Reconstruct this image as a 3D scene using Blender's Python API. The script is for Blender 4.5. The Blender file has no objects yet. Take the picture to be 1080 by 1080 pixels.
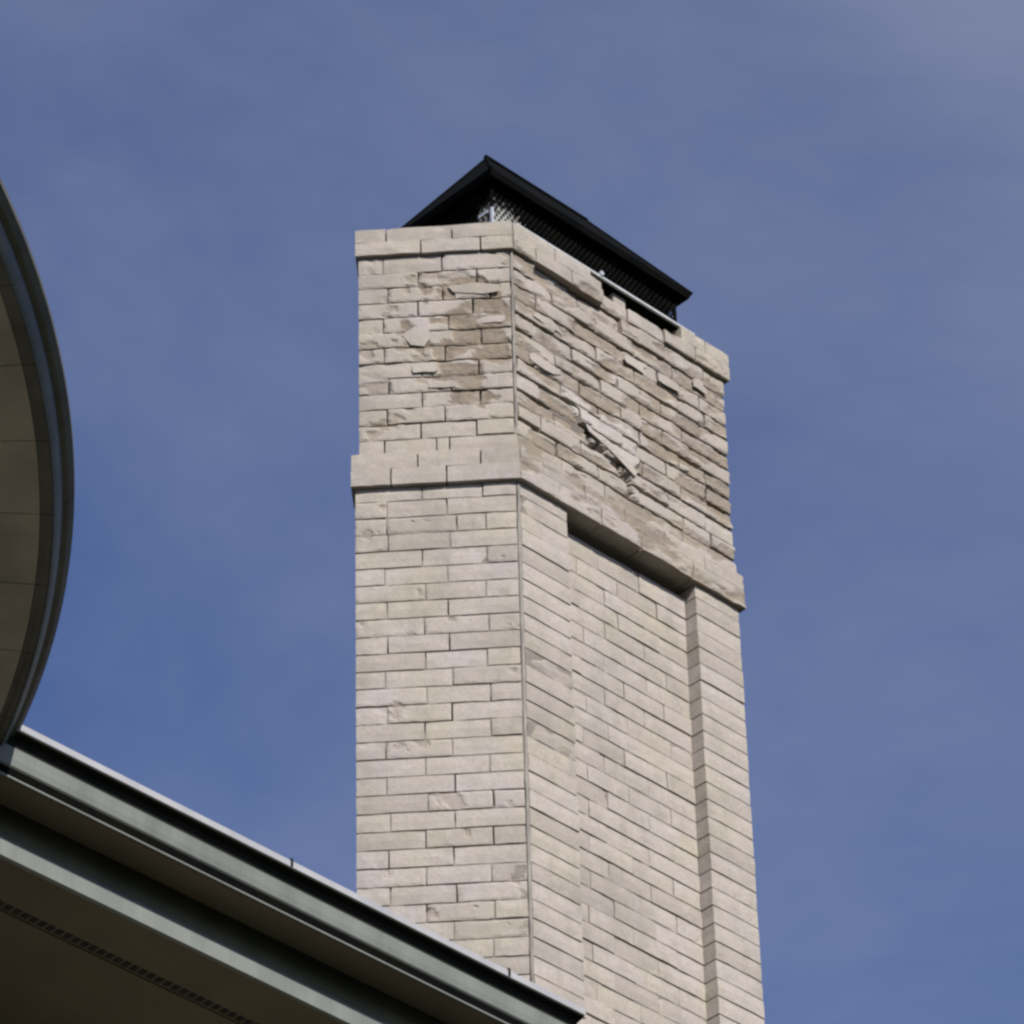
import bpy, bmesh, math, random
from mathutils import Vector, Matrix, noise
random.seed(7)
S = bpy.context.scene
COL = S.collection

# ------------------------------------------------------------------ camera
EYE = Vector((0.0, 0.0, 1.6))
PITCH, ROLL = math.radians(37.9649), math.radians(-1.5996)
cam_d = bpy.data.cameras.new('camera')
cam = bpy.data.objects.new('camera', cam_d)
COL.objects.link(cam)
F_ = Vector((0, math.cos(PITCH), math.sin(PITCH)))
U_ = Vector((0, -math.sin(PITCH), math.cos(PITCH)))
R_ = Vector((1, 0, 0))
R2 = R_ * math.cos(ROLL) + U_ * math.sin(ROLL)
U2 = -R_ * math.sin(ROLL) + U_ * math.cos(ROLL)
cam.matrix_world = Matrix(((R2.x, U2.x, -F_.x, EYE.x), (R2.y, U2.y, -F_.y, EYE.y),
                           (R2.z, U2.z, -F_.z, EYE.z), (0, 0, 0, 1)))
cam_d.sensor_width = 36.0
cam_d.lens = 36.0 * 5200.0 / 1080.0
cam_d.clip_start = 0.1
cam_d.clip_end = 3000.0
S.camera = cam
S.render.engine = 'CYCLES'
S.cycles.filter_width = 2.7

# ------------------------------------------------------------------ light
SUN_H = Vector((0.45, -0.89, 0)).normalized()
SUN_EL = math.radians(38)
to_sun = SUN_H * math.cos(SUN_EL) + Vector((0, 0, math.sin(SUN_EL)))
sun_d = bpy.data.lights.new('sun', 'SUN')
sun_d.energy = 5.0
sun_d.angle = math.radians(0.53)
sun_d.color = (1.0, 0.95, 0.88)
sun = bpy.data.objects.new('sun', sun_d)
COL.objects.link(sun)
sun.rotation_euler = to_sun.to_track_quat('Z', 'Y').to_euler()
sun.location = (20, -40, 40)

W = bpy.data.worlds.new('World')
S.world = W
W.use_nodes = True
wt = W.node_tree
wt.nodes.clear()
wo = wt.nodes.new('ShaderNodeOutputWorld')
bg = wt.nodes.new('ShaderNodeBackground')
sky = wt.nodes.new('ShaderNodeTexSky')
sky.sky_type = 'NISHITA'
sky.sun_disc = False
sky.sun_elevation = SUN_EL
sky.sun_rotation = math.atan2(SUN_H.x, SUN_H.y)
sky.air_density = 1.0
sky.dust_density = 0.6
sky.ozone_density = 2.0
bg.inputs['Strength'].default_value = 0.077
# thin veils of cirrus mixed over the blue
tc = wt.nodes.new('ShaderNodeTexCoord')
mp = wt.nodes.new('ShaderNodeMapping')
mp.inputs['Rotation'].default_value = (0.3, 0.5, 0.9)
mp.inputs['Scale'].default_value = (1.0, 2.2, 1.6)
n1 = wt.nodes.new('ShaderNodeTexNoise')
n1.inputs['Scale'].default_value = 1.1
mp.inputs['Location'].default_value = (-3.044, 0.864, 1.241)
n1.inputs['Detail'].default_value = 7.0
n1.inputs['Roughness'].default_value = 0.64
n1.inputs['Distortion'].default_value = 0.6
ramp = wt.nodes.new('ShaderNodeValToRGB')
ramp.color_ramp.elements[0].position = 0.36
ramp.color_ramp.elements[0].color = (0, 0, 0, 1)
ramp.color_ramp.elements[1].position = 0.80
ramp.color_ramp.elements[1].color = (0.6, 0.6, 0.6, 1)
tint = wt.nodes.new('ShaderNodeMix')
tint.data_type = 'RGBA'
tint.blend_type = 'MULTIPLY'
tint.inputs['Factor'].default_value = 1.0
tint.inputs['B'].default_value = (0.82, 0.86, 1.14, 1)
mx = wt.nodes.new('ShaderNodeMix')
mx.data_type = 'RGBA'
mx.inputs['B'].default_value = (4.9, 5.1, 6.3, 1)
L = wt.links.new
L(tc.outputs['Generated'], mp.inputs['Vector'])
L(mp.outputs['Vector'], n1.inputs['Vector'])
L(n1.outputs['Fac'], ramp.inputs['Fac'])
L(sky.outputs['Color'], tint.inputs['A'])
L(tint.outputs['Result'], mx.inputs['A'])
L(ramp.outputs['Color'], mx.inputs['Factor'])
L(mx.outputs['Result'], bg.inputs['Color'])
L(bg.outputs['Background'], wo.inputs['Surface'])

S.view_settings.view_transform = 'Standard'
S.view_settings.look = 'None'
S.view_settings.exposure = 0.35
S.view_settings.gamma = 1.0
S.view_settings.use_curve_mapping = False


# ------------------------------------------------------------------ helpers
def nz(x, y, z=0.0, octv=3):
    return noise.fractal(Vector((x, y, z)), 1.0, 2.0, octv, noise_basis='PERLIN_ORIGINAL')


def sstep(a, b, x):
    t = max(0.0, min(1.0, (x - a) / (b - a)))
    return t * t * (3 - 2 * t)


def link(name, mesh, mat=None, parent=None, loc=(0, 0, 0)):
    o = bpy.data.objects.new(name, mesh)
    COL.objects.link(o)
    if mat and not mesh.materials:
        mesh.materials.append(mat)
    o.location = loc
    if parent:
        o.parent = parent
    return o


def thing(name, label, cat, loc=(0, 0, 0)):
    o = bpy.data.objects.new(name, None)
    COL.objects.link(o)
    o.location = loc
    o['label'] = label
    o['category'] = cat
    return o


def mesh_from(name, verts, faces, smooth=False):
    me = bpy.data.meshes.new(name)
    me.from_pydata([tuple(v) for v in verts], [], faces)
    if smooth:
        for p in me.polygons:
            p.use_smooth = True
    me.update()
    return me


def fix(me):
    bm = bmesh.new()
    bm.from_mesh(me)
    bmesh.ops.recalc_face_normals(bm, faces=bm.faces)
    bm.to_mesh(me)
    bm.free()
    return me


def part(name, verts, faces, mat, parent, center=True, smooth=False):
    """a mesh in world coordinates, stored about its own centre and hung under a parent"""
    vs = [Vector(v) for v in verts]
    c = Vector((0, 0, 0))
    if center:
        for v in vs:
            c += v
        c /= len(vs)
    me = fix(mesh_from(name, [v - c for v in vs], faces, smooth))
    return link(name, me, mat, parent, c - world_loc(parent))


def world_loc(o):
    p = Vector((0, 0, 0))
    while o is not None:
        p += o.location
        o = o.parent
    return p


class MB:
    def __init__(self):
        self.v, self.f = [], []

    def add(self, vs, fs):
        b = len(self.v)
        self.v += [Vector(v) for v in vs]
        self.f += [tuple(b + i for i in f) for f in fs]

    def box(self, o, a, b, c):
        """box from corner o along the three edge vectors"""
        o, a, b, c = map(Vector, (o, a, b, c))
        self.add([o, o + a, o + a + b, o + b, o + c, o + a + c, o + a + b + c, o + b + c],
                 [(0, 1, 2, 3), (4, 5, 6, 7), (0, 1, 5, 4), (1, 2, 6, 5), (2, 3, 7, 6), (3, 0, 4, 7)])

    def tube(self, p, q, r, n=6):
        p, q = Vector(p), Vector(q)
        d = (q - p).normalized()
        x = d.orthogonal().normalized()
        y = d.cross(x)
        vs = []
        for e in (p, q):
            for i in range(n):
                t = 2 * math.pi * i / n
                vs.append(e + x * math.cos(t) * r + y * math.sin(t) * r)
        fs = [(i, (i + 1) % n, n + (i + 1) % n, n + i) for i in range(n)]
        fs += [tuple(range(n))[::-1], tuple(range(n, 2 * n))]
        self.add(vs, fs)

    def build(self, name, mat, parent, smooth=False):
        return part(name, self.v, self.f, mat, parent, True, smooth)


# ------------------------------------------------------------------ materials
def new_mat(name):
    m = bpy.data.materials.new(name)
    m.use_nodes = True
    t = m.node_tree
    b = t.nodes['Principled BSDF']
    return m, t, b


def noise_node(t, scale, detail=4, rough=0.6, stretch=None):
    g = t.nodes.new('ShaderNodeNewGeometry')
    n = t.nodes.new('ShaderNodeTexNoise')
    n.inputs['Scale'].default_value = scale
    n.inputs['Detail'].default_value = detail
    n.inputs['Roughness'].default_value = rough
    if stretch:
        mpn = t.nodes.new('ShaderNodeMapping')
        mpn.inputs['Scale'].default_value = stretch
        t.links.new(g.outputs['Position'], mpn.inputs['Vector'])
        t.links.new(mpn.outputs['Vector'], n.inputs['Vector'])
    else:
        t.links.new(g.outputs['Position'], n.inputs['Vector'])
    return n


def mixc(t, fac, a, b, mode='MIX'):
    m = t.nodes.new('ShaderNodeMix')
    m.data_type = 'RGBA'
    m.blend_type = mode
    for key, val in (('Factor', fac), ('A', a), ('B', b)):
        if isinstance(val, (int, float)):
            m.inputs[key].default_value = val
        elif isinstance(val, tuple):
            m.inputs[key].default_value = val if len(val) == 4 else val + (1,)
        else:
            t.links.new(val, m.inputs[key])
    return m.outputs['Result']


def mapr(t, val, a, b, c, d):
    m = t.nodes.new('ShaderNodeMapRange')
    m.inputs['From Min'].default_value = a
    m.inputs['From Max'].default_value = b
    m.inputs['To Min'].default_value = c
    m.inputs['To Max'].default_value = d
    t.links.new(val, m.inputs['Value'])
    return m.outputs['Result']


def bump(t, b, n, strength, dist):
    bp = t.nodes.new('ShaderNodeBump')
    bp.inputs['Strength'].default_value = strength
    bp.inputs['Distance'].default_value = dist
    t.links.new(n.outputs['Fac'], bp.inputs['Height'])
    t.links.new(bp.outputs['Normal'], b.inputs['Normal'])


def brick_material():
    m, t, b = new_mat('painted_brick')
    big = noise_node(t, 5.5, 4, 0.6)
    mid = noise_node(t, 17, 4, 0.6)
    fine = noise_node(t, 85, 5, 0.75)
    warm = mixc(t, mapr(t, big.outputs['Fac'], 0.35, 0.65, 0, 1), (0.392, 0.352, 0.337), (0.378, 0.345, 0.282))
    at = t.nodes.new('ShaderNodeAttribute')
    at.attribute_name = 'tint'
    c = mixc(t, mapr(t, at.outputs['Fac'], 0, 1, 0, 0.5), warm, (0.26, 0.232, 0.20))
    c = mixc(t, mapr(t, mid.outputs['Fac'], 0.45, 0.75, 0, 0.35), c, (0.235, 0.213, 0.19))
    ab = t.nodes.new('ShaderNodeAttribute')
    ab.attribute_name = 'bare'
    bare = mixc(t, mapr(t, mid.outputs['Fac'], 0.35, 0.65, 0, 1), (0.175, 0.134, 0.094), (0.265, 0.215, 0.16))
    c = mixc(t, ab.outputs['Fac'], c, bare)
    c = mixc(t, mapr(t, fine.outputs['Fac'], 0.40, 0.72, 0.0, 0.42), c, (0.20, 0.18, 0.155))
    ab0 = t.nodes.new('ShaderNodeAttribute')
    ab0.attribute_name = 'bare'
    chalk = noise_node(t, 11, 5, 0.7, (1, 1, 2.2))
    c = mixc(t, mapr(t, chalk.outputs['Fac'], 0.58, 0.72, 0.0, 0.55), c, (0.42, 0.39, 0.368))
    c = mixc(t, mapr(t, ab0.outputs['Fac'], -1, 0, 0.9, 0), c, (0.42, 0.39, 0.37))
    soot = noise_node(t, 6.5, 6, 0.65, (1.0, 1.0, 0.55))
    c = mixc(t, mapr(t, soot.outputs['Fac'], 0.47, 0.74, 0.0, 0.6), c, (0.195, 0.178, 0.155))
    t.links.new(c, b.inputs['Base Color'])
    b.inputs['Roughness'].default_value = 0.9
    b.inputs['Specular IOR Level'].default_value = 0.2
    bp = t.nodes.new('ShaderNodeBump')
    bp.inputs['Distance'].default_value = 0.006
    t.links.new(mapr(t, ab.outputs['Fac'], 0, 1, 0.4, 1.0), bp.inputs['Strength'])
    t.links.new(fine.outputs['Fac'], bp.inputs['Height'])
    t.links.new(bp.outputs['Normal'], b.inputs['Normal'])
    return m


def mortar_material():
    m, t, b = new_mat('mortar')
    mid = noise_node(t, 14, 4, 0.6)
    fine = noise_node(t, 160, 3, 0.7)
    c = mixc(t, mapr(t, mid.outputs['Fac'], 0.35, 0.65, 0, 1), (0.27, 0.242, 0.222), (0.215, 0.19, 0.168))
    ad = t.nodes.new('ShaderNodeAttribute')
    ad.attribute_name = 'dirt'
    c = mixc(t, mapr(t, ad.outputs['Fac'], 0, 1, 0, 0.9), c, (0.07, 0.06, 0.05))
    t.links.new(c, b.inputs['Base Color'])
    b.inputs['Roughness'].default_value = 0.95
    b.inputs['Specular IOR Level'].default_value = 0.1
    bump(t, b, fine, 0.6, 0.004)
    return m


def plain(name, ca, cb, scale, rough, metallic=0.0, spec=0.5, bmp=0.0, stretch=None):
    m, t, b = new_mat(name)
    n = noise_node(t, scale, 5, 0.6, stretch)
    c = mixc(t, mapr(t, n.outputs['Fac'], 0.35, 0.65, 0, 1), ca, cb)
    t.links.new(c, b.inputs['Base Color'])
    b.inputs['Roughness'].default_value = rough
    b.inputs['Metallic'].default_value = metallic
    b.inputs['Specular IOR Level'].default_value = spec
    if bmp:
        bump(t, b, n, bmp, 0.004)
    return m


M_BRICK = brick_material()
M_MORTAR = mortar_material()
M_BEAD = plain('corner_mortar', (0.27, 0.253, 0.225), (0.17, 0.16, 0.145), 9, 0.9, 0, 0.2, 0.3)
M_CROWN = plain('crown_concrete', (0.31, 0.29, 0.26), (0.22, 0.20, 0.17), 25, 0.95, 0, 0.2, 0.4)
M_BLACK = plain('black_metal_and_shade', (0.0025, 0.003, 0.003), (0.005, 0.005, 0.0045), 9, 0.95, 0, 0.03)  # cap metal, also the black of two strips that stand for shade
M_STEEL = plain('bright_steel', (0.75, 0.76, 0.78), (0.6, 0.6, 0.6), 40, 0.35, 0.6, 0.5)
M_PLATE = plain('galvanized_plate', (0.52, 0.54, 0.55), (0.38, 0.40, 0.40), 30, 0.5, 0.3, 0.5)
M_CLAY = plain('clay_flue', (0.30, 0.16, 0.09), (0.20, 0.11, 0.07), 12, 0.9)
M_GUTTER = plain('grey_green_paint', (0.19, 0.203, 0.183), (0.135, 0.148, 0.133), 9, 0.5, 0, 0.4, 0.05, (1, 1, .25))
M_GUTRIM = plain('pale_rim_paint', (0.34, 0.34, 0.35), (0.27, 0.275, 0.29), 9, 0.5, 0, 0.4)
M_DARKG = plain('dark_eave_tone', (0.02, 0.02, 0.017), (0.012, 0.013, 0.012), 7, 0.8, 0, 0.1)  # near-black tone of throat, slot ceiling, clips and end plate
M_BAYGUT = plain('brown_gutter_paint', (0.115, 0.115, 0.098), (0.075, 0.075, 0.064), 7, 0.6, 0, 0.2)
M_BAYBEL = plain('blue_grey_sky_catch', (0.12, 0.14, 0.145), (0.085, 0.10, 0.105), 8, 0.5, 0, 0.4)  # sky light caught by the bay gutter's belly, put into its colour
M_SOFFIT = plain('brown_soffit', (0.175, 0.147, 0.102), (0.14, 0.118, 0.083), 3, 0.8, 0, 0.2)
M_BAYSOF = plain('bay_soffit_paint', (0.43, 0.395, 0.345), (0.31, 0.285, 0.25), 4, 0.8, 0, 0.2)
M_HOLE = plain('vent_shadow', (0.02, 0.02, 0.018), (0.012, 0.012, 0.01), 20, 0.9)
M_ROOF = plain('asphalt_shingle', (0.075, 0.07, 0.068), (0.045, 0.043, 0.042), 30, 0.95, 0, 0.2, 0.5)
M_WALL = plain('tan_stucco', (0.34, 0.31, 0.26), (0.28, 0.26, 0.22), 8, 0.9, 0, 0.2, 0.3)
M_GRASS = plain('lawn', (0.024, 0.032, 0.014), (0.036, 0.035, 0.02), 0.6, 0.95, 0, 0.1)

# ------------------------------------------------------------------ ground
n_ = 40
gv, gf = [], []
for i in range(n_ + 1):
    for j in range(n_ + 1):
        x, y = (i / n_ - .5) * 2, (j / n_ - .5) * 2
        x, y = x * abs(x) * 900, y * abs(y) * 900
        r = math.hypot(x, y)
        gv.append((x, y, 0.0 if r < 40 else 0.4 * nz(x * .02, y * .02)))
for i in range(n_):
    for j in range(n_):
        a = i * (n_ + 1) + j
        gf.append((a, a + n_ + 1, a + n_ + 2, a + 1))
ground = link('ground', fix(mesh_from('ground', gv, gf, True)), M_GRASS)
ground['kind'] = 'structure'
ground['label'] = 'lawn around the house, below the frame'

# ------------------------------------------------------------------ chimney
Z = Vector((0, 0, 1))
NX = Vector((0.0258, 12.4917, 0))                     # plan of the near arris
aL, aR = math.radians(2.5267), math.radians(45)
WL, WR = 0.530, 1.0237
DR = Vector((math.cos(aR), math.sin(aR), 0))
DL = Vector((-math.cos(aL), math.sin(aL), 0))
NRM_R = Vector((DR.y, -DR.x, 0))
NRM_L = Vector((-math.sin(aL), -math.cos(aL), 0))
INW = -NRM_R
C_ = 0.0677                                            # one course


def zk(k):
    return 9.8193 + 1.6 - C_ * (k - 1)


class Face:
    def __init__(s, o, du, n, w):
        s.o, s.du, s.n, s.w = o, du, n, w

    def p(s, u, z, n=0.0):
        return s.o + s.du * u + s.n * n + Z * z


FR = Face(NX, DR, NRM_R, WR)
FL = Face(NX, DL, NRM_L, WL)
REC = 0.052                                            # depth of the sunk panel
PU0, PU1 = 0.220, 0.814                                # panel edges along the right face

chimney = thing('brick_chimney', 'tall cream brick chimney with flaking spalled top and a sunk panel on one face',
                'chimney', (NX.x, NX.y, 0))

Z_CORB = zk(0.2)
Z_CAPB = zk(-14.4)
Z_CAPT = zk(-16.1)
Z_ROW0 = zk(-2.75)
Z_BOT = zk(38)

# hidden brick body behind the facing bricks
A2 = NX + DL * WL + (-NRM_L) * 0.45
R2_ = NX + DR * WR + INW * 0.69
IN = 0.10
body_plan = [NX + DR * 0.02 + INW * IN, NX + DR * (WR - .05) + INW * IN, R2_ - DR * .05, A2 + DR * .05,
             NX + DL * (WL - .05) - NRM_L * IN, NX - NRM_L * IN + DL * .02]
mb = MB()
n6 = len(body_plan)
mb.add([p + Z * 0.0 for p in body_plan] + [p + Z * (Z_CAPT - .03) for p in body_plan],
       [tuple(range(n6)), tuple(range(n6, 2 * n6))] + [(i, (i + 1) % n6, n6 + (i + 1) % n6, n6 + i) for i in range(n6)])
mb.build('backing_masonry', M_MORTAR, chimney)


# spalling: depth lost and how bare the clay is, as a field over each face
def poly_in(u, z, poly):
    c = False
    for i in range(len(poly)):
        (x1, y1), (x2, y2) = poly[i], poly[i - 1]
        if (y1 > z) != (y2 > z) and u < (x2 - x1) * (z - y1) / (y2 - y1) + x1:
            c = not c
    return c


CRACK = [(0.315, 11.862), (0.330, 11.822), (0.42, 11.790), (0.50, 11.752), (0.525, 11.70), (0.54, 11.705), (0.53, 11.76),
         (0.44, 11.80), (0.35, 11.84)]
SMOOTH = [(0.20, 11.985), (0.33, 11.955), (0.55, 11.965), (0.56, 11.85), (0.54, 11.782), (0.50, 11.808), (0.42, 11.834), (0.345, 11.858),
          (0.31, 11.876), (0.26, 11.91)]
LBLOB = [(0.012, 12.33), (0.14, 12.35), (0.27, 12.33), (0.31, 12.22), (0.38, 12.15), (0.37, 12.05), (0.25, 12.03),
         (0.24, 11.93), (0.20, 11.83), (0.09, 11.80), (0.02, 11.85)]


def spall(side, u, z):
    """the field averaged over a brick-grain sized patch, so broken edges slope instead of stepping"""
    d = b = 0.0
    for du_, dz_ in ((0, 0), (.0035, .0015), (-.0035, -.0015), (.0015, -.0035), (-.0015, .0035)):
        q = spall_raw(side, u + du_, z + dz_)
        d += q[0]
        b += q[1]
    return d / 5, b / 5


def spall_raw(side, u, z):
    if z > Z_CAPT + .02:
        return 0.0, 0.0
    if z < zk(0.2):
        if side == 'R':
            return 0.0, 0.0
        elif nz(u * 11 + 4, z * 14, 2.2, 3) > .60:
            return .004, .3
        return 0.0, 0.0
    wob = .020 * nz(u * 26, z * 26, 5, 2)
    if side == 'R':
        f = nz(u * 6.5 + 3.1, z * 15 + 1.7, 0.3, 5)
        h = (z - Z_CORB) / (Z_CAPB - Z_CORB)
        bias = 0.07 - 0.12 * abs(h - .62) + (0.05 if u < .6 else -.02)
        if z > Z_CAPB - .001:
            bias = -.42 + (.18 if .34 < u < .78 else 0)
        if z < Z_ROW0:
            bias = -.12 + .10 * sstep(.3, .5, u)
        if poly_in(u + wob, z + wob, SMOOTH):
            return -0.006, -0.7
        if poly_in(u + wob, z + wob, CRACK):
            return 0.034, 0.8
        t = f + bias
        if t > 0.02:
            return 0.003 + 0.0032 * sstep(.02, .35, t) + 0.0014 * nz(u * 45, z * 70, 2, 2), 0.25 + .5 * sstep(.02, .3, t)
        return 0.0, 0.10 * sstep(-.3, 0, t)
    inside = poly_in(u + .05 * nz(u * 14, z * 14, 5), z + .04 * nz(u * 14, z * 14, 9), LBLOB)
    f = nz(u * 9 + 8, z * 13, 1.3, 3)
    if inside and f > -.22 and z < Z_CAPB:
        return 0.0035 + 0.0035 * sstep(-.2, .4, f) + 0.0014 * nz(u * 45, z * 70, 4, 2), 0.9
    if f > .42 and Z_ROW0 < z < Z_CAPB:
        return 0.005, 0.4
    return 0.0, 0.0


def brick_geo(face, side, u0, u1, z0, z1, proud, depth, spalled=False, chip=0.0):
    """facing brick: gridded front with worn edges, four sides, no back. world coordinates plus attributes"""
    nu, nv = (22, 7) if spalled else (4, 2)
    ver, bare = [], []
    seed = random.random() * 50
    for j in range(nv + 1):
        for i in range(nu + 1):
            u = u0 + (u1 - u0) * i / nu
            z = z0 + (z1 - z0) * j / nv
            d, b = spall(side, u, z) if spalled else (0.0, 0.0)
            n = proud - d + 0.0007 * nz(u * 22, z * 22, seed, 2)
            edge_i, edge_j = i in (0, nu), j in (0, nv)
            if edge_i or edge_j:
                n -= 0.0010 + (0.001 if edge_i and edge_j else 0) + max(0, nz(u * 30, z * 30, seed + 7, 2)) * (.003 + chip)
                uu = u + 0.0018 * nz(u * 25, z * 25, seed + 3, 2)
                zz = z + 0.0018 * nz(u * 25, z * 25, seed + 5, 2)
            else:
                uu, zz = u, z
            ver.append(face.p(uu, zz, n))
            bare.append(b)
    w = nu + 1
    fac = [(j * w + i, j * w + i + 1, (j + 1) * w + i + 1, (j + 1) * w + i) for j in range(nv) for i in range(nu)]
    ring = [i for i in range(nu)] + [nu + j * w for j in range(nv)] + [nv * w + i for i in range(nu, 0, -1)] + \
           [j * w for j in range(nv, 0, -1)]
    b0 = len(ver)
    for k in ring:
        j, i = divmod(k, w)
        ver.append(face.p(u0 + (u1 - u0) * i / nu, z0 + (z1 - z0) * j / nv, proud - depth))
        bare.append(0.3 if bare[k] > 0 else 0.0)
    m = len(ring)
    fac += [(ring[i], b0 + i, b0 + (i + 1) % m, ring[(i + 1) % m]) for i in range(m)]
    return ver, fac, bare


def brick_mesh(name, ver, fac, bare, tintv, c):
    me = mesh_from(name, [v - c for v in ver], fac)
    a = me.attributes.new('bare', 'FLOAT', 'POINT')
    a.data.foreach_set('value', bare)
    t = me.attributes.new('tint', 'FLOAT', 'POINT')
    t.data.foreach_set('value', tintv)
    return fix(me)


SPECS = []                                             # (priority, name, geometry)


def lay(face, side, u0, u1, z0, z1, proud=0.0, depth=0.09, spalled=False, prio=1.0, name='brick', gap=0.005, zgap=0.0055, chip=0.0, tintv=None):
    jz = random.uniform(-.0008, .0008)
    u0, u1 = u0 + gap / 2, u1 - gap / 2
    z0, z1 = z0 + zgap / 2 + jz, z1 - zgap / 2 + jz
    if spalled or (z1 <= Z_CORB + .01 and prio > .3):
        mids = [spall(side, u0 + (u1 - u0) * (k + .5) / 6, z0 + (z1 - z0) * q) for k in range(6) for q in (.25, .75)]
        spalled = any(m[1] > .15 or m[0] != 0 for m in mids)
    g_ = brick_geo(face, side, u0, u1, z0, z1, proud + random.uniform(-.0008, .0012), depth, spalled, chip)
    SPECS.append((prio * (u1 - u0) * (z1 - z0), name, g_, random.random() ** 2.5 if z1 < Z_CORB + .01 else .25 + .75 * random.random()) if tintv is None else (prio * (u1 - u0) * (z1 - z0), name, g_, tintv))


BEAD = 0.009
# lower shaft, left face: half / stretcher / long rows alternating with long / stretcher / short rows
rows = [(zk(k + 1), zk(k), k) for k in range(1, 36)]
rows.insert(0, (zk(1), Z_CORB + .002, 0))
for z0, z1, k in rows:
    vis = 1.0 if k < 29 else 0.02
    if k == 2:
        js = [0.0, .195, .205 + .42, .80, 1.0]
    elif k % 2 == 1:
        js = [0.0, .185, .565, 1.0]
    else:
        js = [0.0, .41, .785, 1.0]
    js = [j + (random.uniform(-.012, .012) if 0 < j < 1 else 0) for j in js]
    for a, b in zip(js[:-1], js[1:]):
        ua, ub = WL * (1 - b), WL * (1 - a)
        if b == 1.0:
            ua = BEAD
        lay(FL, 'L', ua, ub + (.003 if a == 0 else 0), z0, z1, random.choice([0, 0, .001, .002]), prio=vis * 1.3)
    # right face: one long brick on each pier, panel bricks set back between them
    vr = 1.0 if k < 33 else 0.02
    pr = random.choice([0, 0, .0015, .003])
    lay(FR, 'R', 0.004, PU0 + random.choice([0, 0, -.003]), z0, z1, pr, 0.11, prio=vr, gap=.002, tintv=1.6 if k == 10 else None, chip=.012 if k in (10, 14, 1) else 0)
    lay(FR, 'R', PU1, WR, z0, z1, random.choice([0, 0, .0015]), 0.11, prio=vr, gap=.002)
    start = PU0 + (0.0 if k % 2 else -0.095) + random.uniform(-.015, .015)
    us = [PU0]
    x = start + .19
    while x < PU1 - .045:
        us.append(x + random.uniform(-.006, .006))
        x += .19
    us.append(PU1)
    for a, b in zip(us[:-1], us[1:]):
        lay(FR, 'R', a, b, z0 + (.018 if k == 0 else 0), z1 + (.018 if k == 1 else 0), (-.088 if k == 0 else -REC ) + random.choice([0, 0, 0, .001, .0025, -.0005]), 0.05, prio=vr * .6, gap=random.choice([.001, .001, .003, .005]), zgap=.0065)

# upper shaft, eleven courses and one under the cap
zs = [Z_ROW0 + (zk(-13.3) - Z_ROW0) * i / 11 for i in range(12)] + [Z_CAPB]
for i in range(12):
    z0, z1 = zs[i], zs[i + 1]
    js = [0.0, .19, .575, 1.0] if i % 2 else [0.0, .41, .77, 1.0]
    if i == 9:
        js = [0.0, .19, .56, .86, 1.0]
    js = [j + (random.uniform(-.03, .03) if 0 < j < 1 else 0) for j in js]
    for a, b in zip(js[:-1], js[1:]):
        ua, ub = WL * (1 - b), WL * (1 - a)
        if b == 1.0:
            ua = BEAD
        if a == 0:
            ub -= .010
        lay(FL, 'L', ua, ub, z0, z1, random.uniform(-.003, .004), spalled=True, prio=2, chip=.004)
    x = 0.004
    first = .10 if i % 2 else .195
    us = [x, first + random.uniform(-.02, .02)]
    while us[-1] < WR - .26:
        us.append(us[-1] + .197 + random.uniform(-.02, .02))
    if WR - us[-1] > .23:
        us.append(us[-1] + .13)
    us.append(WR)
    for a, b in zip(us[:-1], us[1:]):
        set_ = -.013 if i == 11 and .03 < a < .42 else random.choice([-.005, -.002, 0, .001, .003, .004])
        lay(FR, 'R', a, b, z0, z1, set_, spalled=True, prio=2, chip=.004, zgap=random.choice([.008, .010, .014, .018]))

# corbel: a flush course then two courses stepping out, their bed joints parged over
cz = [Z_CORB, zk(-.78), zk(-1.76), Z_ROW0]
for q, (off, zg) in enumerate([(.020, .0012), (.0185, .0012), (.001, .006)]):
    z0, z1 = cz[q], cz[q + 1]
    js = [[0.0, .22, .56, 1.0], [0.0, .385, .77, 1.0], [0.0, .18, .50, .58, 1.0]][q]
    for a, b in zip(js[:-1], js[1:]):
        ua, ub = WL * (1 - b), WL * (1 - a) + ((off * .8 if off > .01 else -.010) if a == 0 else 0)
        if b == 1.0:
            ua = -off * .42
        lay(FL, 'L', ua, ub, z0, z1, off, .12, spalled=True, prio=2, zgap=zg, gap=.005)
    js = [[-off * .42, .17, .36, .55, .79, WR + off], [-off * .42, .10, .29, .48, .66, .85, WR + off * .7],
          [0.004, .20, .40, .58, .77, WR]][q]
    for a, b in zip(js[:-1], js[1:]):
        lay(FR, 'R', a, b, z0, z1, off, .12, spalled=True, prio=2, zgap=zg, gap=.003)

# cap: two courses standing proud, partly broken away at the middle of the right face
cz = [Z_CAPB, zk(-15.25), Z_CAPT]
for q in (0, 1):
    z0, z1 = cz[q], cz[q + 1]
    js = [[0.0, .42, .80, 1.0], [0.0, .20, .62, 1.0]][q]
    for a, b in zip(js[:-1], js[1:]):
        ua, ub = WL * (1 - b), WL * (1 - a)
        if b == 1.0:
            ua = -.004
        lay(FL, 'L', ua, ub, z0, z1, .014, .12, spalled=True, prio=2, zgap=.0015, gap=.005)
    if q == 0:
        us = [(-.004, .10), (.10, .27), (.27, .42), (.42, .55, -.02), (.55, .72, -.012), (.72, .87), (.87, WR + .014)]
    else:
        us = [(-.004, .19), (.19, .36), (.36, .43, -.015), (.50, .56, -.03), (.80, .92), (.92, WR + .014)]
    for s in us:
        lay(FR, 'R', s[0], s[1], z0, z1, .014 + (s[2] if len(s) > 2 else 0), .12, spalled=True, prio=2, zgap=.0015, gap=.003)

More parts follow.
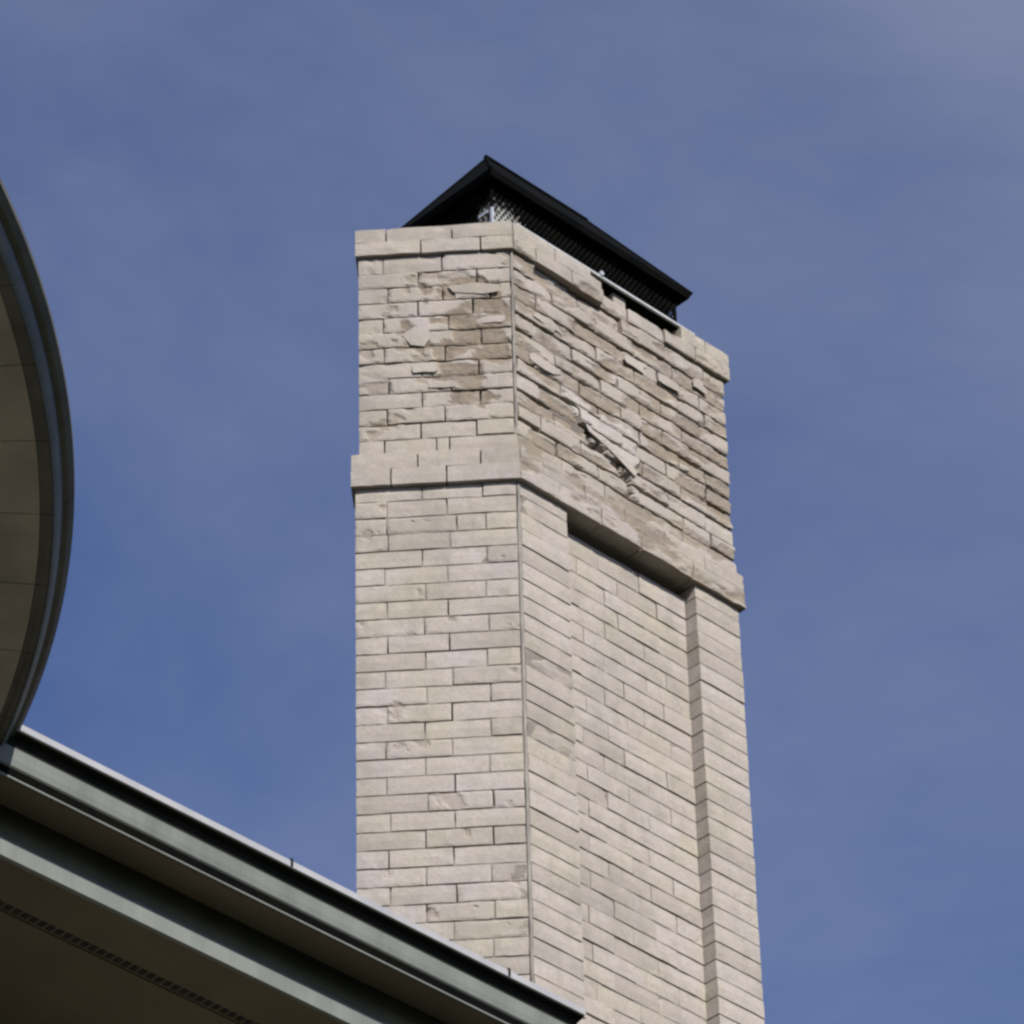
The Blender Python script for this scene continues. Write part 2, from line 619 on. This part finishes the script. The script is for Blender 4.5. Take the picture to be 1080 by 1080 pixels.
# the 300 that show largest are single bricks, the remainder one part
SPECS.sort(key=lambda s: -s[0])
base = world_loc(chimney)
for pr, name, (ver, fac, bare), tv in SPECS[:296]:
    c = sum(ver, Vector((0, 0, 0))) / len(ver)
    link('brick', brick_mesh('brick', ver, fac, bare, [tv] * len(ver), c), M_BRICK, chimney, c - base)
av, af, ab_, at_ = [], [], [], []
for pr, name, (ver, fac, bare), tv in SPECS[296:]:
    b0 = len(av)
    av += ver
    af += [tuple(b0 + i for i in f) for f in fac]
    ab_ += bare
    at_ += [tv] * len(ver)
rest = link('panel_brickwork', brick_mesh('panel_brickwork', av, af, ab_, at_, base), M_BRICK, chimney)
rest['kind'] = 'stuff'


# mortar beds: a gridded sheet behind the brick faces, raked out deeper here and there
def mortar_sheet(face, side, u0, u1, z0, z1, n0, step=.018, deep=.018):
    nu, nv = max(1, int((u1 - u0) / step)), max(1, int((z1 - z0) / step))
    ver, fac, dirt = [], [], []
    for j in range(nv + 1):
        for i in range(nu + 1):
            u, z = u0 + (u1 - u0) * i / nu, z0 + (z1 - z0) * j / nv
            f = nz(u * 4 + (3 if side == 'R' else 11), z * 9, 0.5, 3)
            o = (sstep(.04, .34, f) if side == 'R' else sstep(.06, .5, f)) if z < Z_CORB else sstep(-.25, .15, f)
            d = (0.0036 if z < Z_CORB else 0.0105 if side == 'R' else 0.007) + deep * o + (.003 * max(0, f) if z < Z_CORB else 0)
            dirt.append(.25 + .75 * o)
            s = spall(side, u, z)[0]
            fl_ = nz(u * 5 + 21, z * 5.5, 4.4, 3)
            if z < Z_CORB and fl_ > .30:
                k_ = sstep(.30, .42, fl_)
                d = d * (1 - k_) + .0034 * k_
                dirt[-1] *= 1 - .8 * k_
            if s > .004:
                d = max(d, s + .005)
                dirt[-1] = max(dirt[-1], .6)
            ver.append(face.p(u, z, n0 - d))
    w = nu + 1
    for j in range(nv):
        for i in range(nu):
            fac.append((j * w + i, j * w + i + 1, (j + 1) * w + i + 1, (j + 1) * w + i))
    return ver, fac, dirt


mv, mf, md = [], [], []
for a in [(FL, 'L', .01, WL - .008, Z_BOT, Z_CORB, 0), (FR, 'R', .01, PU0 - .006, Z_BOT, Z_CORB, 0),
          (FR, 'R', PU0 - .004, PU1 + .004, Z_BOT, zk(1) + .012, -REC), (FR, 'R', PU0 - .004, PU1 + .004, zk(1) + .004, Z_CORB, -.088), (FR, 'R', PU1 + .006, WR - .008, Z_BOT, Z_CORB, 0),
          (FL, 'L', .01, WL - .02, Z_CORB + .001, Z_CAPT - .005, 0, .018, .034),
          (FR, 'R', .01, WR - .008, Z_CORB + .001, zk(-15.25) - .004, 0, .018, .048),
          (FR, 'R', .01, .40, zk(-15.25) - .003, Z_CAPT - .005, 0), (FR, 'R', .81, WR - .008, zk(-15.25) - .003, Z_CAPT - .005, 0)]:
    v, f, d = mortar_sheet(*a)
    b0 = len(mv)
    mv += v
    mf += [tuple(b0 + i for i in q) for q in f]
    md += d
# returns: sides of piers, underside of the corbel over the panel and both silhouettes
q = MB()
q.box(FR.p(PU0 - .03, Z_BOT, -.012), DR * .027, INW * .06, Z * (Z_CORB - Z_BOT))
q.box(FR.p(PU1 + .003, Z_BOT, -.012), DR * .027, INW * .06, Z * (Z_CORB - Z_BOT))
q.box(FR.p(WR - .03, Z_BOT, -.012), DR * .026, INW * .5, Z * (Z_CAPT - .01 - Z_BOT))
q.box(FL.p(WL - .045, Z_BOT, -.012), DL * .026, -NRM_L * .35, Z * (Z_CAPT - .01 - Z_BOT))
q.box(FR.p(.03, Z_CORB + .004, -.004), DR * (WR - .06), INW * .09, Z * .03)
b0 = len(mv)
mv += q.v
mf += [tuple(b0 + i for i in f) for f in q.f]
md += [0.3] * len(q.v)
me = mesh_from('mortar', [v - base for v in mv], mf)
a = me.attributes.new('dirt', 'FLOAT', 'POINT')
a.data.foreach_set('value', md)
link('mortar', fix(me), M_MORTAR, chimney)

# smooth grey bead of mortar that closes the arris between the two faces
bv, bf = [], []
nb = 60
for (za, zb, off) in [(Z_BOT, Z_CORB - .002, 0.0), (Z_ROW0, Z_CAPB - .002, -.002)]:
    b0 = len(bv)
    for j in range(nb + 1):
        z = za + (zb - za) * j / nb
        wv = .0022 * nz(z * 14, 2.2) + (.003 * nz(z * 30, 7.1) if za > Z_CORB else 0)
        bv += [FL.p(BEAD + wv, z, -.006), FL.p(BEAD - .001 + wv, z, -.0012 + off), FL.p(.004, z, -.0008 + off),
               FR.p(.003, z, .0003 + off), FR.p(.008, z, -.008)]
    for j in range(nb):
        for i in range(4):
            a = b0 + j * 5 + i
            bf.append((a, a + 1, a + 6, a + 5))
part('corner_bead', bv, bf, M_BEAD, chimney)

# thin flakes of the old face still hanging on, their lower edges lifted off the wall
def flake(face, pts, n0, lift, thick):
    zmin, zmax = min(p[1] for p in pts), max(p[1] for p in pts)
    front, back = [], []
    for u, z in pts:
        k = (zmax - z) / max(.001, zmax - zmin)
        front.append(face.p(u, z, n0 + thick + lift * k))
        back.append(face.p(u, z, n0 + lift * k * .9))
    cu, cz_ = sum(p[0] for p in pts) / len(pts), sum(p[1] for p in pts) / len(pts)
    front.append(face.p(cu, cz_, n0 + thick * 1.25 + lift * .5))
    m = len(pts)
    ver = front + back
    fac = [(i, (i + 1) % m, m) for i in range(m)] + [(i, (i + 1) % m, m + 1 + (i + 1) % m, m + 1 + i) for i in range(m)]
    fac.append(tuple(range(m + 1, 2 * m + 1)))
    c = sum(ver, Vector((0, 0, 0))) / len(ver)
    link('brick_flake', brick_mesh('brick_flake', ver, fac, [random.uniform(-.25, .35)] * len(ver), [.5] * len(ver), c), M_BRICK, chimney, c - base)


rf = random.Random(23)


def random_flake(face, u, z, w, h, n0):
    m = rf.randint(7, 11)
    pts = []
    for i in range(m):
        a = 2 * math.pi * (i + rf.uniform(-.3, .3)) / m
        q = rf.uniform(.6, 1.15)
        # squared off towards the brick's long sides
        pts.append((u + w * .5 * q * max(-.8, min(.8, 1.2 * math.cos(a))), z + h * .5 * q * max(-.85, min(.85, 1.25 * math.sin(a)))))
    flake(face, pts, n0, rf.uniform(.0005, .0035), rf.uniform(.0010, .0022))


flake(FR, [(.315, 11.885), (.33, 11.858), (.40, 11.838), (.47, 11.806), (.535, 11.772), (.552, 11.80), (.48, 11.852), (.40, 11.872)], .001, .008, .003)
flake(FR, [(.20, 11.985), (.245, 11.945), (.30, 11.925), (.33, 11.935), (.30, 11.965), (.24, 11.985)], .001, .004, .002)
flake(FL, [(.285, 12.145), (.33, 12.15), (.375, 12.115), (.345, 12.07), (.30, 12.06), (.28, 12.10)], .0005, .0012, .0012)
flake(FL, [(.045, 12.31), (.13, 12.325), (.22, 12.315), (.20, 12.285), (.10, 12.27), (.05, 12.278)], .001, .005, .002)
for i in range(7):
    u, z = rf.uniform(.05, WR - .07), rf.uniform(Z_CORB + .12, Z_CAPB - .05)
    row = max(k for k in range(12) if zs[k] <= max(z, zs[0]))
    random_flake(FR, u, (zs[row] + zs[row + 1]) / 2 + rf.uniform(-.008, .012), rf.uniform(.08, .22), rf.uniform(.045, .068), rf.uniform(-.001, .004))
for i in range(4):
    u, z = rf.uniform(.05, .34), rf.uniform(zs[1], zs[10])
    row = max(k for k in range(12) if zs[k] <= z)
    random_flake(FL, u, (zs[row] + zs[row + 1]) / 2 + rf.uniform(-.008, .012), rf.uniform(.06, .14), rf.uniform(.035, .06), rf.uniform(-.001, .002))

# crown of concrete, flue tile
cw = MB()
plan = [FR.p(.02, 0, -.02), FR.p(WR - .03, 0, -.02), R2_ - DR * .04, A2 + DR * .06, FL.p(WL - .16, 0, -.02), FL.p(.015, 0, -.006)]
cw.add([p + Z * (Z_CAPT + .002) for p in plan] + [p + Z * (Z_CAPT + .022) for p in plan],
       [tuple(range(6)), tuple(range(6, 12))] + [(i, (i + 1) % 6, 6 + (i + 1) % 6, 6 + i) for i in range(6)])
cw.build('crown', M_CROWN, chimney)
fl = MB()
for (s0, s1, w0, w1) in [(.2, .75, .2, .22), (.2, .75, .47, .49), (.2, .22, .22, .47), (.73, .75, .22, .47)]:
    fl.box(NX + DR * s0 + INW * w0 + Z * (Z_CAPT + .022), DR * (s1 - s0), INW * (w1 - w0), Z * .13)
fl.build('flue_tile', M_CLAY, chimney)

# ------------------------------------------------------------------ chimney cap
ZP = Z_CAPT + .024
cap = thing('chimney_cap', 'black hipped metal rain cap with mesh sides standing on the chimney top', 'chimney cap',
            (NX + DR * .475 + INW * .345 + Z * ZP))


def cp(s, w, z):
    return NX + DR * s + INW * w + Z * z


WC, ZR = .345, 11.6462 + 1.6
S0, S1, HA, HB, HH = .2343, .7164, .25, .2682, .3722
ZE = ZR - HH
e = [(S0 - HA, WC - HB), (S1 + HA, WC - HB), (S1 + HA, WC + HB), (S0 - HA, WC + HB)]
LIP, INL = .022, .008
hv = [cp(S0, WC, ZR), cp(S1, WC, ZR)] + [cp(s, w, ZE) for s, w in e]
hf = [(2, 3, 1, 0), (3, 4, 1), (4, 5, 0, 1), (5, 2, 0)]
lo = [(S0 - HA + INL, WC - HB + INL), (S1 + HA - INL, WC - HB + INL), (S1 + HA - INL, WC + HB - INL), (S0 - HA + INL, WC + HB - INL)]
hv += [cp(s, w, ZE - LIP) for s, w in lo]
hf += [(2 + i, 2 + (i + 1) % 4, 6 + (i + 1) % 4, 6 + i) for i in range(4)]
IL2 = INL + .008
hv += [cp(s + (IL2 - INL) * (1 if i in (0, 3) else -1), w + (IL2 - INL) * (1 if i in (0, 1) else -1), ZE - LIP) for i, (s, w) in enumerate(lo)]
hf += [(6 + i, 6 + (i + 1) % 4, 10 + (i + 1) % 4, 10 + i) for i in range(4)]
hv += [cp(S0, WC, ZR - .02), cp(S1, WC, ZR - .02)]
hf += [(10, 11, 15, 14), (11, 12, 15), (12, 13, 14, 15), (13, 10, 14)]
part('hood', hv, hf, M_BLACK, cap)
# folded ridge seam
rs = MB()
rs.tube(cp(S0 - .01, WC, ZR + .002), cp(S1 + .01, WC, ZR + .002), .009, 8)
for (s, w), (sr) in zip(e, (S0, S1, S1, S0)):
    rs.tube(cp(sr, WC, ZR), cp(s, w, ZE), .006, 6)
rs.build('ridge_seam', M_BLACK, cap)
MI = .045
ms = [(S0 - HA + MI, WC - HB + MI), (S1 + HA - MI, WC - HB + MI), (S1 + HA - MI, WC + HB - MI), (S0 - HA + MI, WC + HB - MI)]
M_MESH = plain('black_mesh_pale_corner', (0.003, 0.0035, 0.0035), (0.006, 0.006, 0.0055), 12, 0.95, 0, 0.03)  # strands turn paler in a noisy patch round one corner
t_ = M_MESH.node_tree
g_ = t_.nodes.new('ShaderNodeNewGeometry')
vd = t_.nodes.new('ShaderNodeVectorMath')
vd.operation = 'DISTANCE'
vd.inputs[1].default_value = cp(ms[0][0] + .06, ms[0][1], ZP + .07)
t_.links.new(g_.outputs['Position'], vd.inputs[0])
wn = noise_node(t_, 60, 2)
ad_ = t_.nodes.new('ShaderNodeMath')
ad_.operation = 'MULTIPLY_ADD'
ad_.inputs[1].default_value = 0.16
t_.links.new(wn.outputs['Fac'], ad_.inputs[0])
t_.links.new(vd.outputs['Value'], ad_.inputs[2])
b_ = t_.nodes['Principled BSDF']
old = b_.inputs['Base Color'].links[0].from_socket
t_.links.new(mixc(t_, mapr(t_, ad_.outputs['Value'], 0.145, 0.20, 1, 0), old, (0.34, 0.34, 0.33)), b_.inputs['Base Color'])
# woven screen on the four sides, real crossing strands
zt = ZE - .02
for i in range(4):
    (sa, wa), (sb, wb) = ms[i], ms[(i + 1) % 4]
    Pa, Pb = cp(sa, wa, ZP), cp(sb, wb, ZP)
    d = Pb - Pa
    Ln = d.length
    d = d / Ln
    nrm = d.cross(Z)
    H = zt - ZP
    m = MB()
    pitch = .021
    for sg in (1, -1):
        x = -H
        while x < Ln + H:
            # strand runs diagonally, clipped to the side's rectangle
            x0, z0_, x1, z1_ = (x, 0, x + H * .6, H) if sg > 0 else (x + H * .6, 0, x, H)
            lo_t, hi_t = 0.0, 1.0
            dx = x1 - x0
            for lim, sign in ((0, 1), (Ln, -1)):
                f0, f1 = sign * (x0 - lim), sign * (x1 - lim)
                if f0 < 0 and f1 < 0:
                    lo_t, hi_t = 1, 0
                elif f0 < 0:
                    lo_t = max(lo_t, f0 / (f0 - f1))
                elif f1 < 0:
                    hi_t = min(hi_t, f0 / (f0 - f1))
            if hi_t > lo_t + .01:
                p0 = Pa + d * (x0 + dx * lo_t) + Z * (H * lo_t)
                p1 = Pa + d * (x0 + dx * hi_t) + Z * (H * hi_t)
                t = (p1 - p0).normalized()
                b = t.cross(nrm) * .0026
                o = nrm * (.0015 * sg)
                m.box(p0 - b + o, p1 - p0, b * 2, nrm * .0022)
            x += pitch
    pt = m.build('mesh_screen', M_MESH, cap)
    pt['kind'] = 'stuff'
fr = MB()
for (s, w) in ms:
    fr.tube(cp(s, w, ZP), cp(s, w, zt), .006)
for i in range(4):
    (sa, wa), (sb, wb) = ms[i], ms[(i + 1) % 4]
    fr.box(cp(sa, wa, ZP), cp(sb, wb, ZP) - cp(sa, wa, ZP), Z * .016, NRM_R * .004 if i in (0, 2) else DR * .004)
fr.build('screen_frame', M_BLACK, cap)
# thin galvanized base plate that overhangs the broken right side of the crown
bp = MB()
bp.box(FR.p(.015, Z_CAPT + .001, -.10), DR * .86, NRM_R * .108, Z * .009)
bp.build('base_plate', M_PLATE, cap)
bf_ = MB()
bf_.box(FR.p(.03, Z_CAPT - .003, -.10), DR * .82, NRM_R * .098, Z * .0035)
bf_.build('plate_gap_shade', M_BLACK, cap)  # black sheet added to darken the shaded gap under the plate
lg = MB()
cx_, cw_ = S0 - HA + MI, WC - HB + MI
lg.box(cp(cx_ - .010, cw_ - .010, ZP), DR * .009, INW * .003, Z * .14)
lg.box(cp(cx_ - .010, cw_ - .0065, ZP), DR * .003, INW * .006, Z * .14)
lg.box(cp(cx_ - .012, cw_ + .01, ZP + .125), DR * .003, INW * .045, Z * .012)
lg.build('bracket', M_STEEL, cap)
sc = MB()
sc.tube(FR.p(.418, Z_CAPT + .018, .004), FR.p(.418, Z_CAPT + .018, .014), .009, 8)
sc.build('screw', M_STEEL, cap)

# ------------------------------------------------------------------ house eave
G = Vector((0.1494, 10.6, 6.6725 + 1.6))               # end of the gutter rim
AL = DR                                                # gutter runs parallel to the chimney's long face
OUT = NRM_R
house = thing('house', 'house eave with grey green moulded gutter, brown soffit and a rounded bay below the chimney', 'house', (G.x, G.y, 0))


def hp(s, d, z):
    return G + AL * s - OUT * d + Z * z


SL = -1.95


def strip(name, prof, s0, s1, mat, closed=True, smooth=False):
    n = len(prof)
    vs = [hp(s0, d, z) for d, z in prof] + [hp(s1, d, z) for d, z in prof]
    fs = [(i, (i + 1) % n, n + (i + 1) % n, n + i) for i in range(n if closed else n - 1)]
    if closed:
        fs += [tuple(range(n)), tuple(range(n, 2 * n))]
    return part(name, vs, fs, mat, house, True, smooth)


# gutter: rim, hollow throat, rounded belly, flat bottom with a drip flange
strip('gutter_rim', [(0, 0), (0, -.018), (.004, -.0195), (.010, -.0195), (.010, -.004), (.02, -.004), (.02, 0)], SL, 0, M_GUTRIM)
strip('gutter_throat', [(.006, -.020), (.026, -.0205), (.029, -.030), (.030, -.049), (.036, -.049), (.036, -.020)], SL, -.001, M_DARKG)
strip('gutter', [(.0285, -.0495), (.030, -.058), (.033, -.078), (.037, -.094), (.041, -.098), (.142, -.098), (.142, -.0495)], SL, -.0015, M_GUTTER)
strip('belly_shade_strip', [(.0425, -.0985), (.046, -.119), (.052, -.119), (.052, -.0985)], SL, -.002, M_BLACK)  # black strip stands for the shade below the belly
strip('drip_flange', [(.0436, -.1195), (.0436, -.1235), (.050, -.1235), (.050, -.1195)], SL, -.002, M_GUTTER)
strip('gutter_bottom', [(.0525, -.1150), (.0525, -.1235), (.142, -.1235), (.142, -.1150)], SL, -.002, M_SOFFIT)
strip('recess_board', [(.195, -.02), (.195, -.1975), (.21, -.1975), (.21, -.02)], SL, -.03, M_GUTTER)
strip('recess_ceiling', [(.1425, -.060), (.1945, -.060), (.1945, -.045), (.1425, -.045)], SL, -.03, M_DARKG)  # coloured near-black to deepen the shade inside the slot
strip('fascia', [(.150, -.206), (.150, -.254), (.164, -.254), (.164, -.2445), (.285, -.2445), (.285, -.2255), (.22, -.198), (.155, -.198)], SL, -.03, M_GUTTER)
cl = MB()
for s in (-.27, -1.0):
    cl.box(hp(s, -.002, -.016), AL * .007, -OUT * .006, Z * .022)
cl.build('gutter_clip', M_DARKG, house)
ec = MB()
ec.add([hp(-.0008, d, z) for d, z in [(.004, -.003), (.004, -.024), (.03, -.03), (.031, -.05), (.039, -.094), (.14, -.096), (.14, -.003)]], [tuple(range(7))])
ec.build('gutter_end_plate', M_DARKG, house)
# soffit boards either side of a slotted vent strip
strip('soffit_board', [(.165, -.254), (.300, -.254), (.300, -.2455), (.165, -.2455)], SL - .6, -.03, M_SOFFIT)
strip('soffit_board', [(.335, -.254), (.90, -.254), (.90, -.2455), (.335, -.2455)], SL - .6, -.03, M_SOFFIT)
vent = strip('vent_strip', [(.3005, -.250), (.3345, -.250), (.3345, -.2455), (.3005, -.2455)], SL - .6, -.03, M_SOFFIT)
s = -2.5
while s < -.06:
    b = MB()
    b.box(hp(s, .305, -.2515), AL * .019, -OUT * .022, Z * .001)
    b.build('vent_slot', M_HOLE, vent)
    s += .026
strip('wall', [(.905, -.24), (.905, -G.z), (1.1, -G.z), (1.1, -.24)], -9, -.5, M_WALL)
tl = math.tan(math.radians(24))
strip('roof', [(.022, .002), (4.5, .002 + 4.478 * tl), (9.0, .002), (9.0, -.03), (4.5, 4.478 * tl - .03), (.022, -.006)], -9, -.012, M_ROOF)
gw = MB()
gw.add([hp(-.51, .95, -G.z), hp(-.51, 8.1, -G.z), hp(-.51, 8.1, .3), hp(-.51, 4.5, 4.4 * tl - .1), hp(-.51, .95, .3)], [(0, 1, 2, 3, 4)])
gw.add([hp(-.51, 8.1, -G.z), hp(-9, 8.1, -G.z), hp(-9, 8.1, .3), hp(-.51, 8.1, .3)], [(0, 1, 2, 3)])
gw.build('gable_wall', M_WALL, house)

# rounded bay: gutter and soffit in straight segments round a circle
BC = Vector((-4.2905, 8.1232, G.z))
BR = 3.3525
STEP = math.radians(4.45)
PH0 = math.radians(5.5)


def bay(phi, d, z):
    return BC + Vector((math.cos(phi), math.sin(phi), 0)) * (BR - d) + Z * z


def ring_part(name, prof, a0, a1, mat, gap=0.0, sub=4):
    ga = gap / BR
    n = len(prof)
    vs = []
    for q in range(sub + 1):
        a = a0 + ga + (a1 - a0 - 2 * ga) * q / sub
        vs += [bay(a, d, z) for d, z in prof]
    fs = [(q * n + i, q * n + (i + 1) % n, (q + 1) * n + (i + 1) % n, (q + 1) * n + i) for q in range(sub) for i in range(n)]
    fs += [tuple(range(n)), tuple(range(sub * n, sub * n + n))]
    return part(name, vs, fs, mat, house)


for k in range(-18, 10):
    a0, a1 = PH0 + STEP * k, PH0 + STEP * (k + 1)
    seg = ring_part('bay_gutter', [(.000, .006), (.000, -.008), (.012, -.022), (.026, -.027), (.026, -.0), (.016, .006)], a0, a1, M_BAYGUT, .0008)
    bl = ring_part('bay_gutter_belly', [(.0255, -.0275), (.029, -.045), (.036, -.055), (.043, -.062), (.043, -.02), (.03, -.02)], a0, a1, M_BAYBEL, .0006)
    ring_part('bay_gutter_bottom', [(.0435, -.058), (.045, -.060), (.060, -.0605), (.060, -.0575), (.072, -.0575), (.072, -.04), (.0435, -.04)], a0, a1, M_BAYGUT, .0012)
    ring_part('bay_soffit_panel', [(.0735, -.058), (.40, -.058), (.40, -.046), (.0735, -.046)], a0, a1, M_BAYSOF, .0015)
    ring_part('bay_soffit_panel', [(.403, -.058), (.80, -.058), (.80, -.046), (.403, -.046)], a0, a1, M_BAYSOF, .0015)
    ring_part('bay_wall', [(.801, -.045), (.801, -G.z), (1.0, -G.z), (1.0, -.045)], a0, a1, M_WALL)
br = MB()
ks = list(range(-18, 11))
rim = [bay(PH0 + STEP * k, .02, .004) for k in ks]
br.add(rim + [BC + Z * 1.1], [(i, i + 1, len(rim)) for i in range(len(rim) - 1)])
br.build('bay_roof', M_ROOF, house)
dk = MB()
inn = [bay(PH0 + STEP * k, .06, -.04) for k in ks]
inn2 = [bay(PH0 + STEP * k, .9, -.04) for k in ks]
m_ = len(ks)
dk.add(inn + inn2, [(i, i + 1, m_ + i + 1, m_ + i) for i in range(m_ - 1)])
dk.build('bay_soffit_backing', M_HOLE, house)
